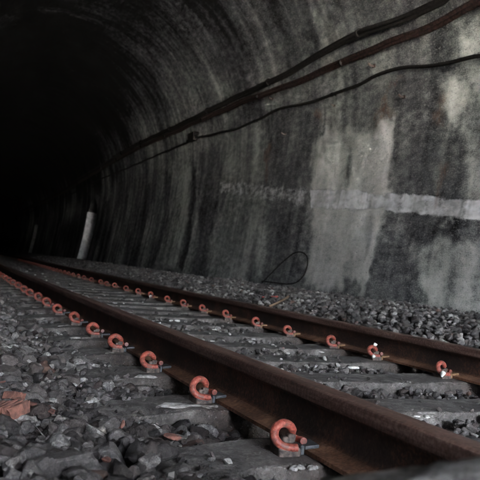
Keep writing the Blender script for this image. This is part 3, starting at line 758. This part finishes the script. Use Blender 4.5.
# ------------------------------------------------------------------ rail clips (rod in a shoulder, toe on the rail foot)
def clip_meshes():
    path = catmull([(.004, -.026, .020), (-.014, -.026, .020), (-.036, -.023, .024), (-.053, -.014, .038), (-.055, -.004, .056), (-.044, .004, .072), (-.024, .009, .078),
                    (-.006, .012, .070), (.004, .017, .056), (.009, .026, .040), (.016, .030, .031), (.025, .022, .029), (.029, .008, .031), (.029, -.008, .033)], 5)
    n = len(path)
    rod = bm_mesh('clip', tube_np(path, [.0118 if 2 < i < n*.62 else .0112 if i <= 2 else .0098 for i in range(n)], 14), True, 50)
    def lump(sx, sy, sz, x, y, z, seed):
        b = bevel_box(sx, sy, sz, min(sx, sy, sz)*.28, 3, 0)
        bmesh.ops.subdivide_edges(b, edges=[e for e in b.edges if e.calc_length() > .012], cuts=1, use_grid_fill=True)
        for v in b.verts:
            d = mnoise.noise(v.co*60 + Vector((seed*9, 0, 0)))*.004
            v.co += v.co.normalized()*d + Vector((x, y, z))
        return b
    sh = bm_mesh('shoulder', merge(lump(.060, .064, .034, -.018, 0, .002, 1), lump(.030, .030, .026, -.014, .006, .026, 2), lump(.020, .018, .022, -.004, .000, .034, 3)), True, 45)
    ins = merge(bevel_box(.040, .060, .010, .0035, 2, .019))
    for v in ins.verts: v.co.x += .044; v.co.z += .10*(v.co.x-.044)
    b3 = bevel_box(.012, .058, .024, .003, 1, .010)
    for v in b3.verts: v.co.x += .018
    ins = bm_mesh('insulator', merge(ins, b3), False)
    return rod, sh, ins
rod, sh, ins = clip_meshes()
rod.materials.append(M['clip']); sh.materials.append(M['iron']); ins.materials.append(M['insul'])
ins2 = ins.copy(); ins2.materials.clear(); ins2.materials.append(M['ochre'])
def add_clip(x, y, i, side):
    rz = head(y) + (rng.random()-.5)*.22
    t = empty('rail_clip', (x + offf(y), y, 0), rz)
    a = bpy.data.objects.new('rod', rod); b = bpy.data.objects.new('shoulder', sh); c = bpy.data.objects.new('insulator', ins if side == 'near' else ins2)
    for q in (a, b, c): col.objects.link(q); q.parent = t
    a.rotation_euler = ((rng.random()-.5)*.20, (rng.random()-.5)*.22, (rng.random()-.5)*.16)
    s = .97 if side == 'near' else .94
    a.scale = (s, s, s*(.92 + .06*rng.random()))
    if side == 'near':
        if i < 16: lab = 'red spring clip on the outer side of the near rail, %s from the camera' % ORD[i]; g = 'red spring clips along the near rail'
        else: lab = 'dim red spring clip on the outer side of the near rail, deep in the tunnel'; g = 'dim far red clips on the near rail'
    else:
        if i < 20: lab = 'red spring clip on the inner side of the far rail, %s from the right edge' % ORD[i].replace('nearest', 'first'); g = 'red spring clips along the far rail'
        else: lab = 'dim red spring clip on the inner side of the far rail, deep in the tunnel'; g = 'dim far red clips on the far rail'
    tag(t, lab, 'rail clip', g)
    return t
for i, y in enumerate(CN[1:]): add_clip(-.100, y, i, 'near')
for i, y in enumerate(CF[3:]): add_clip(GAUGE-.100, y, i, 'far')

# ------------------------------------------------------------------ ballast
def stone_lib(n, kind, seed):
    r = np.random.default_rng(seed); lib = []
    for i in range(n):
        bm = bmesh.new()
        ax = np.array([1, .60+.35*r.random(), .45+.30*r.random()])
        for k in range(16 if kind != 'lo' else 11):
            v = r.normal(size=3); v /= np.linalg.norm(v)
            v = np.sign(v)*np.abs(v)**.85; v /= max(1, np.abs(v).max())
            bm.verts.new(v*ax*(.82+.25*r.random()))
        res = bmesh.ops.convex_hull(bm, input=bm.verts[:])
        bmesh.ops.delete(bm, geom=[g for g in res['geom_interior'] if isinstance(g, bmesh.types.BMVert)], context='VERTS')
        bmesh.ops.dissolve_limit(bm, angle_limit=math.radians(12), verts=bm.verts[:], edges=bm.edges[:])
        if kind != 'lo':
            bmesh.ops.bevel(bm, geom=bm.edges[:], offset=.10, segments=2 if kind == 'hi' else 1, affect='EDGES', profile=.5)
        bmesh.ops.triangulate(bm, faces=bm.faces[:])
        if kind == 'hi':
            bmesh.ops.subdivide_edges(bm, edges=[e for e in bm.edges if e.calc_length() > .28], cuts=2, use_grid_fill=True)
            bmesh.ops.triangulate(bm, faces=bm.faces[:])
            for v in bm.verts:
                p = v.co*1.7 + Vector((i*7.3, 0, 0)); d = mnoise.noise(p)*.10 + mnoise.noise(p*3.1)*.06 + mnoise.noise(p*7)*.03
                v.co += v.co.normalized()*d
        bm.normal_update()
        V = np.array([v.co[:] for v in bm.verts]); F = np.array([[v.index for v in f.verts] for f in bm.faces])
        V -= (V.max(0)+V.min(0))/2; V /= np.abs(V).max()
        bm.free(); lib.append((V, F, V.std(0)))
    return lib
LIB = {'hi': stone_lib(18, 'hi', 1), 'mid': stone_lib(14, 'mid', 2), 'lo': stone_lib(12, 'lo', 3)}

RES = .01
GX0, GX1, GY0, GY1 = -1.55, 3.25, .1, 15.6
HX = np.arange(GX0, GX1, RES); HY = np.arange(GY0, GY1, RES)
HXX, HYY = np.meshgrid(HX, HY, indexing='ij')
H = surf(HXX, HYY) - .055
RESV = np.zeros(H.shape, bool)      # rails / clips: no stones
for x0 in (0, GAUGE):
    m = np.abs(HXX-x0) < .074; H[m] = .16; RESV |= np.abs(HXX-x0) < .060
SLP = np.zeros(H.shape, bool)
for y in SY:
    m = (np.abs(HYY-y) < .150) & (HXX > XC-1.29) & (HXX < XC+1.29) & ~RESV
    dd = np.abs(HXX-XC); z = np.where(dd < GAUGE/2, -.009*np.clip((np.abs(dd-GAUGE/2)-.22)/.16, 0, 1), -.030*np.clip((dd-GAUGE/2-.18)/.30, 0, 1))
    H[m] = np.maximum(H[m], z[m]); SLP |= m
for ys_, xc in ((CN, -.11), (CF, GAUGE-.11)):
    for y in ys_: RESV |= (np.abs(HYY-y) < .055) & (np.abs(HXX-xc) < .085)

TG = surf(HXX, HYY)
stones = []        # x, y, z, r, kindindex, libindex, tone, red
def deposit(n, xr, yr, rr, allow_sleeper, tol, seed, kindf):
    r = np.random.default_rng(seed); tot = np.zeros((60, 90), int)
    for _ in range(n):
        x = xr[0] + (xr[1]-xr[0])*r.random(); y = yr[0] + (yr[1]-yr[0])*r.random()
        if tot[int((x-xr[0])/.2), int((y-yr[0])/.2)] > 14: continue
        if callable(rr): a, b = rr(x, y)
        else: a, b = rr
        rad = a + (b-a)*r.random()**1.7
        i0, i1 = int((x-rad*.8-GX0)/RES), int((x+rad*.8-GX0)/RES)+1; j0, j1 = int((y-rad*.8-GY0)/RES), int((y+rad*.8-GY0)/RES)+1
        if i0 < 0 or j0 < 0 or i1 >= H.shape[0] or j1 >= H.shape[1]: continue
        ic, jc = int((x-GX0)/RES), int((y-GY0)/RES)
        if not SLP[ic, jc] and SLP[i0:i1, j0:j1].mean() > .30 and x > -.42 and x < 2.0: continue
        if RESV[ic, jc] or RESV[i0:i1, j0:j1].mean() > .12: continue
        onS = SLP[ic, jc]
        if onS and r.random() > allow_sleeper(x, y): continue
        sx = (HX[i0:i1]-x)/(rad*.85); sy = (HY[j0:j1]-y)/(rad*.85)
        q = 1 - (sx*sx)[:, None] - (sy*sy)[None, :]; m = q > 0
        if m.sum() < 1: continue
        hz = np.sqrt(q[m])*rad*.60
        sub = H[i0:i1, j0:j1]
        v = sub[m] + hz; z = .5*(float(v.max()) + float(v.mean())) - rad*.06
        top = z + rad*.55
        T = TG[ic, jc]
        lim = T + tol + rad*.5 + (.02 if onS else 0)
        if top > lim:
            tot[int((x-xr[0])/.2), int((y-yr[0])/.2)] += 1; continue
        sub[m] = np.maximum(sub[m], z + hz*.9)
        stones.append((x, y, z, rad, kindf(x, y, r), r.random(), r.random(), onS))
KI = {'hi': 0, 'mid': 1, 'lo': 2}
def kf(x, y, r): return 0 if (y < 3.6 and x < 0) else 1 if y < 7 else 2
def kf2(x, y, r): return 1 if y < 6.5 else 2
def r_left(x, y): return (.020, .046) if y < 3.2 else (.020, .042)
sl_left = lambda x, y: .006 if x > -.40 else .03 if x > -.48 else .3 if x > -.55 else 1.0
sl_mid = lambda x, y: .03
deposit(9000, (-1.5, -.08), (.3, 3.6), r_left, sl_left, .0, 101, kf)
deposit(5000, (-.95, -.08), (1.0, 3.6), (.011, .022), sl_left, .004, 102, kf)
deposit(14000, (-1.4, -.08), (3.6, 9), (.020, .038), sl_left, .0, 103, kf)
deposit(9000, (-1.1, -.08), (9, 15.4), (.022, .040), sl_left, .0, 104, kf)
deposit(15000, (.07, 1.43), (.8, 6), (.011, .025), sl_mid, .002, 105, kf2)
deposit(16000, (.07, 1.43), (6, 15.4), (.015, .027), sl_mid, .002, 106, kf2)
deposit(26000, (1.58, 3.22), (1.5, 8), (.013, .031), lambda x, y: 1.0, .004, 107, kf2)
deposit(22000, (1.58, 3.22), (8, 15.4), (.018, .032), lambda x, y: 1.0, .004, 108, kf2)
# beyond 15 m: scattered directly on the finished surface
r = np.random.default_rng(200)
for _ in range(15000):
    y = 15.4 + 13*r.random()**1.2; x = -1.3 + 4.5*r.random()
    if abs(x) < .1 or abs(x-GAUGE) < .1: continue
    rad = .02+.016*r.random()
    on = any(abs(y-s) < .12 for s in SY[22:46]) and XC-1.29 < x < XC+1.29
    if on and r.random() > .05 and x > -.4: continue
    if abs(x-(GAUGE-.1)) < .1 or abs(x+.1) < .1: continue
    stones.append((x, y, float(surf(np.array([x]), np.array([y]))[0])-.006, rad, 2, r.random(), r.random(), on))

deposit(1800, (-.95, -.08), (1.2, 4.5), (.006, .012), lambda x, y: .30 if x > -.36 else .8, .010, 110, lambda x, y, r: 2)
deposit(3500, (.07, 1.43), (1.2, 5.5), (.005, .012), lambda x, y: .18, .006, 111, lambda x, y, r: 2)
def build_stones(name, sel, seed):
    r = np.random.default_rng(seed); Vs = []; Fs = []; Cs = []; base = 0
    kinds = ['hi', 'mid', 'lo']
    for (x, y, z, rad, kd, u1, u2, on) in sel:
        V, F, _ = LIB[kinds[kd]][int(r.random()*len(LIB[kinds[kd]]))]
        a = r.random()*2*math.pi; tx = (r.random()-.5)*1.3; ty = (r.random()-.5)*1.3
        R = np.array((Euler((tx, ty, a)).to_matrix()))
        sc = rad*1.08*np.array([1, 1, 1.0])
        W = (V*sc) @ R.T + np.array([x + offf(y), y, z])
        Vs.append(W); Fs.append(F+base); base += len(V)
        t = .43 + .22*r.normal()
        if x > 1.5: t = .50 + .22*r.normal()
        elif x > 0: t = .46 + .22*r.normal()
        if x > 0 and rad < .024 and r.random() < .03: t = .9
        if x < 0 and r.random() < .012: t = .75
        red = .7 if r.random() < .012 else .16*r.random()**3
        Cs.append(np.tile(np.array([min(max(t, .04), 1), red, 0, 1]), (len(V), 1)))
    me = mesh_np(name, np.concatenate(Vs), np.concatenate(Fs), False)
    ca = me.color_attributes.new('tone', 'FLOAT_COLOR', 'POINT'); ca.data.foreach_set('color', np.concatenate(Cs).astype(np.float32).ravel())
    o = link(name, me, M['stone'])
    if any(s[4] == 0 for s in sel):
        me.polygons.foreach_set('use_smooth', np.full(len(me.polygons), True, bool)); me.set_sharp_from_angle(angle=math.radians(38))
    return o
left = [s for s in stones if s[0] < 0]; mid = [s for s in stones if 0 <= s[0] < GAUGE]; right = [s for s in stones if s[0] >= GAUGE]
print('stones', len(left), len(mid), len(right))
o = build_stones('ballast', left, 1); tag(o, 'large dark grey ballast stones left of the near rail', 'ballast', kind='stuff')
o = build_stones('ballast', mid, 2); tag(o, 'small grey ballast between the two rails and the sleepers', 'ballast', kind='stuff')
o = build_stones('ballast', right, 3); tag(o, 'bank of grey ballast between the far rail and the wall', 'ballast', kind='stuff')

def top_at(x, y):
    i, j = int((x-GX0)/RES), int((y-GY0)/RES)
    if 0 <= i < H.shape[0] and 0 <= j < H.shape[1]: return float(np.median(H[max(i-1, 0):i+2, max(j-1, 0):j+2]))
    return float(surf(np.array([x]), np.array([y]))[0])
def rock(name, x, y, size, mat, label, cat, group=None, seed=0, z=None, tone=None, rz=0, tilt=(0, 0), kind='hi'):
    V, F, _ = LIB[kind][seed % len(LIB[kind])]
    W = V*np.array(size)
    me = mesh_np(name, W, F, kind == 'hi')
    if kind == 'hi': me.set_sharp_from_angle(angle=math.radians(34))
    if tone is not None:
        ca = me.color_attributes.new('tone', 'FLOAT_COLOR', 'POINT'); ca.data.foreach_set('color', np.tile(np.array([tone, 0, 0, 1], np.float32), (len(V), 1)).ravel())
    o = link(name, me, mat); zz = top_at(x, y) + size[2]*.35 if z is None else z
    o.location = (x + offf(y), y, zz); o.rotation_euler = (tilt[0], tilt[1], rz)
    tag(o, label, cat, group); return o
# particular stones the eye lands on
rock('stone', -.69, 1.455, (.075, .045, .038), M['stone'], 'big flat grey ballast stone at the bottom left of the picture', 'stone', seed=1, tone=.52, rz=.3)
rock('stone', -.435, 1.53, (.042, .034, .032), M['stone'], 'pale angular ballast stone left of the nearest sleeper end', 'stone', seed=4, tone=.62, rz=1.0)
rock('stone', -.395, 1.50, (.030, .028, .024), M['stone'], 'light grey stone touching the corner of the nearest visible sleeper', 'stone', seed=7, tone=.6, rz=2.0)
rock('stone', -.55, 1.41, (.050, .042, .034), M['stone'], 'broad dull stone at the bottom edge, right of the big flat stone', 'stone', seed=9, tone=.45, rz=2.4)
bm = bmesh.new(); bmesh.ops.create_icosphere(bm, subdivisions=5, radius=1)
for v in bm.verts:
    p = v.co.copy(); q = Vector([math.copysign(abs(c)**.8, c) for c in p])
    q *= 1 + .10*mnoise.noise(p*1.6+Vector((4, 2, 9))) + .05*mnoise.noise(p*4) + .03*mnoise.noise(p*11)
    v.co = Vector((q.x*.285, q.y*.150, q.z*.168))
o = link('stone_block', bm_mesh('stone_block', bm, True, 40), M['stone'])
ca = o.data.color_attributes.new('tone', 'FLOAT_COLOR', 'POINT'); ca.data.foreach_set('color', np.tile(np.array([.82, 0, 0, 1], np.float32), (len(o.data.vertices), 1)).ravel())
o.location = (-.455, .420, .139); o.rotation_euler = (0, 0, -.7)
tag(o, 'large blurred grey stone block close to the camera at the lower right', 'stone block')
WHITES = [(.987, 3.037, .034), (.611, 1.976, .016), (.581, 1.991, .012), (.865, 3.515, .022), (1.153, 3.638, .020), (.873, 4.668, .022), (.952, 4.186, .024), (.591, 3.976, .016),
          (.721, 5.219, .028), (.783, 5.249, .022), (.798, 10.385, .026), (.804, 8.078, .028), (.663, 6.881, .024), (.754, 6.887, .02), (.838, 16.817, .035), (.623, 15.11, .035), (.836, 14.226, .04),
          (.642, 10.589, .03), (.768, 11.856, .036), (.70, 12.6, .03), (.60, 13.3, .036), (.45, 9.4, .026), (.52, 8.6, .022), (.55, 11.2, .03), (.9, 9.2, .024), (1.05, 7.3, .022)]
for i, (x, y, s) in enumerate(WHITES):
    big = ('largest white stone lying on a sleeper between the rails' if i == 0 else
           'white pebble between the rails, %s from the camera' % ORD[sorted(range(len(WHITES)), key=lambda j: WHITES[j][1]).index(i)] if y < 8 and i < len(ORD) else 'small white stone between the rails far down the tunnel')
    rock('white_stone', x, y, (s, s*.7, s*.45), M['white'], big, 'white stone', 'white stones scattered between the rails', seed=i, z=(0.0 if y < 15 else -.005)+s*.2, rz=i*1.3, kind='mid')
rock('white_stone', 3.02, 7.30, (.075, .05, .022), M['white'], 'flat white stone at the foot of the pale wall', 'white stone', seed=5, rz=.4)
rock('white_stone', 1.355, 2.80, (.012, .016, .022), M['white'], 'white chip standing beside the first clip on the far rail', 'white stone', seed=2, z=.022, kind='mid')
rock('white_stone', 1.345, 3.39, (.012, .016, .020), M['white'], 'white chip beside the second clip on the far rail', 'white stone', seed=8, z=.02, kind='mid')
rock('white_stone', 1.39, 3.45, (.014, .012, .016), M['white'], 'white chip resting on the second clip of the far rail', 'white stone', seed=6, z=.082, kind='mid')
rock('white_stone', 1.36, 8.10, (.02, .02, .028), M['white'], 'white chip beside a middle distance clip on the far rail', 'white stone', seed=8, z=.03, kind='mid')

# broken hollow brick and its crumbs at the left edge
def grooved_brick(lx, ly, lz):
    bm = bmesh.new(); n = 5; prof_b = []
    for i in range(n):
        x0 = -lx/2 + lx*i/n; w = lx/n
        prof_b += [(x0+w*.06, lz/2), (x0+w*.62, lz/2), (x0+w*.70, lz/2-.013), (x0+w*.96, lz/2-.013)]
    prof_b = [(-lx/2, -lz/2)] + prof_b + [(lx/2, lz/2), (lx/2, -lz/2)]
    r = np.random.default_rng(5); rings = []
    for k in range(7):
        y = -ly/2 + ly*k/6
        rings.append([bm.verts.new((x+(r.random()-.5)*.002, y + (.014*(r.random()-.5) if k in (0, 6) else 0) + (.3*x if k == 6 else 0), z+(r.random()-.5)*.0015)) for x, z in prof_b])
    m = len(prof_b)
    for k in range(6):
        for j in range(m): bm.faces.new((rings[k][j], rings[k][(j+1) % m], rings[k+1][(j+1) % m], rings[k+1][j]))
    bm.faces.new(rings[0]); bm.faces.new(rings[-1][::-1]); bmesh.ops.recalc_face_normals(bm, faces=bm.faces[:])
    return bm_mesh('brick', bm, False)
o = link('brick_fragment', grooved_brick(.072, .058, .030), M['brick'])
o.location = (-.770, 1.87, top_at(-.77, 1.87)+.026); o.rotation_euler = (.20, -.06, -.85); tag(o, 'grooved piece of red brick at the left edge among dark stones', 'brick fragment')
o = link('brick_fragment', grooved_brick(.050, .040, .020), M['brick'])
o.location = (-.735, 2.10, top_at(-.735, 2.10)+.016); o.rotation_euler = (-.15, .25, .7); tag(o, 'smaller grooved red brick piece just behind the larger grooved one', 'brick fragment')
for i, (x, y, s, lab) in enumerate([(-.745, 1.975, (.040, .026, .010), 'flat broken red brick sliver touching the grooved brick piece'), (-.655, 1.98, (.030, .022, .010), 'small flat brick red chip to the right of the grooved pieces'), (-.690, 2.03, (.052, .040, .014), 'flat red brick shard above the grooved brick piece'), (-.74, 2.15, (.036, .026, .014), 'small red brick lump behind the flat red shard'),
      (-.775, 2.30, (.046, .03, .010), 'thin red tile shard at the left edge, farthest of the red pieces'), (-.79, 2.05, (.022, .02, .016), 'small pale red brick crumb by the left edge'),
      (-.335, 1.865, (.026, .018, .014), 'red brick piece lying near the corner of the second nearest sleeper'), (-.50, 1.80, (.010, .010, .016), 'tiny upright red crumb among dark stones'),
      (-.60, 1.52, (.018, .014, .010), 'small brownish crumb on stones at the bottom edge')]):
    rock('brick_fragment', x, y, s, M['brick'], lab, 'brick fragment', 'red brick pieces in the ballast', seed=i+20, rz=i*.9+.3, tilt=(.15, .1), kind='mid', z=top_at(x, y)+s[2]*1.0+.004)
# thin brown chip between the two nearest clips, stick and red scrap by the wall
o = link('wood_chip', bm_mesh('wood_chip', bevel_box(.085, .018, .006, .002, 1)), M['wood']); o.location = (-.195, 1.865, top_at(-.195, 1.865)+.006); o.rotation_euler = (.1, .05, -.35)
tag(o, 'thin brown wood chip on stones beside the near rail', 'wood chip')
sx, sy = 1.98, 5.15
o = loose([(1.71, 5.48, .150), (1.86, 5.64, .175), (2.02, 5.83, .200), (2.15, 6.0, .222)], .010, 'stick', M['wood']); tag(o, 'pale brown stick lying on ballast behind the far rail', 'stick')
rock('red_scrap', 2.12, 6.30, (.050, .032, .018), M['redp'], 'bright red plastic scrap on the ballast bank below the wire loop', 'scrap', seed=3, kind='mid')
rock('red_scrap', 2.05, 6.42, (.022, .018, .012), M['redp'], 'smaller red scrap beside the bright red one', 'scrap', seed=6, kind='mid')

# ------------------------------------------------------------------ camera
f_px, h_, x0_, yaw, pitch, roll = 711.319, .457243, -.985422, .407212, .03833, .085714
fh = Vector((math.sin(yaw), math.cos(yaw), 0)); rt = Vector((math.cos(yaw), -math.sin(yaw), 0))
fw = fh*math.cos(pitch) + Vector((0, 0, math.sin(pitch))); up = -fh*math.sin(pitch) + Vector((0, 0, math.cos(pitch)))
R_ = rt*math.cos(roll) + up*math.sin(roll); U_ = up*math.cos(roll) - rt*math.sin(roll)
cam = bpy.data.cameras.new('camera'); co = bpy.data.objects.new('camera', cam); col.objects.link(co)
m = Matrix((R_, U_, -fw)).transposed().to_4x4(); m.translation = Vector((x0_, 0, h_)); co.matrix_world = m
cam.sensor_width = 36; cam.lens = f_px/480*36; cam.clip_start = .02; cam.clip_end = 1500
cam.dof.use_dof = True; cam.dof.focus_distance = 2.5; cam.dof.aperture_fstop = 8.5
scene.camera = co

# ------------------------------------------------------------------ light: daylight entering through the portal behind the camera
w = bpy.data.worlds.new('World'); scene.world = w; w.use_nodes = True
nt = w.node_tree; nt.nodes.clear()
sky = nt.nodes.new('ShaderNodeTexSky'); sky.sky_type = 'NISHITA'; sky.sun_disc = False
SUN_EL, SUN_AZ = math.radians(50), math.radians(82)      # sun high to the right of the line, lighting the cutting outside
sky.dust_density = 7.0; sky.air_density = .8; sky.ozone_density = .6; sky.sun_elevation = SUN_EL; sky.sun_rotation = SUN_AZ
bg = nt.nodes.new('ShaderNodeBackground'); bg.inputs[1].default_value = .15
wo = nt.nodes.new('ShaderNodeOutputWorld'); hs = nt.nodes.new('ShaderNodeHueSaturation'); hs.inputs['Saturation'].default_value = .45      # thin overcast
nt.links.new(sky.outputs[0], hs.inputs['Color']); nt.links.new(hs.outputs[0], bg.inputs[0]); nt.links.new(bg.outputs[0], wo.inputs[0])
sl = bpy.data.lights.new('sun', 'SUN'); sl.energy = 5.0; sl.angle = math.radians(.5); sl.color = (1, .95, .88)
so = bpy.data.objects.new('sun', sl); col.objects.link(so)
sd = Vector((math.sin(SUN_AZ)*math.cos(SUN_EL), math.cos(SUN_AZ)*math.cos(SUN_EL), math.sin(SUN_EL)))
so.rotation_euler = sd.to_track_quat('Z', 'Y').to_euler()
scene.view_settings.view_transform = 'Standard'; scene.view_settings.look = 'None'; scene.view_settings.gamma = 1
scene.view_settings.use_curve_mapping = False
scene.view_settings.exposure = EXPOSURE
scene.render.engine = 'CYCLES'
scene.cycles.use_denoising = True; scene.cycles.use_adaptive_sampling = True; scene.cycles.adaptive_threshold = .02
scene.cycles.max_bounces = 4; scene.cycles.diffuse_bounces = 3; scene.cycles.glossy_bounces = 2; scene.cycles.sample_clamp_indirect = 4
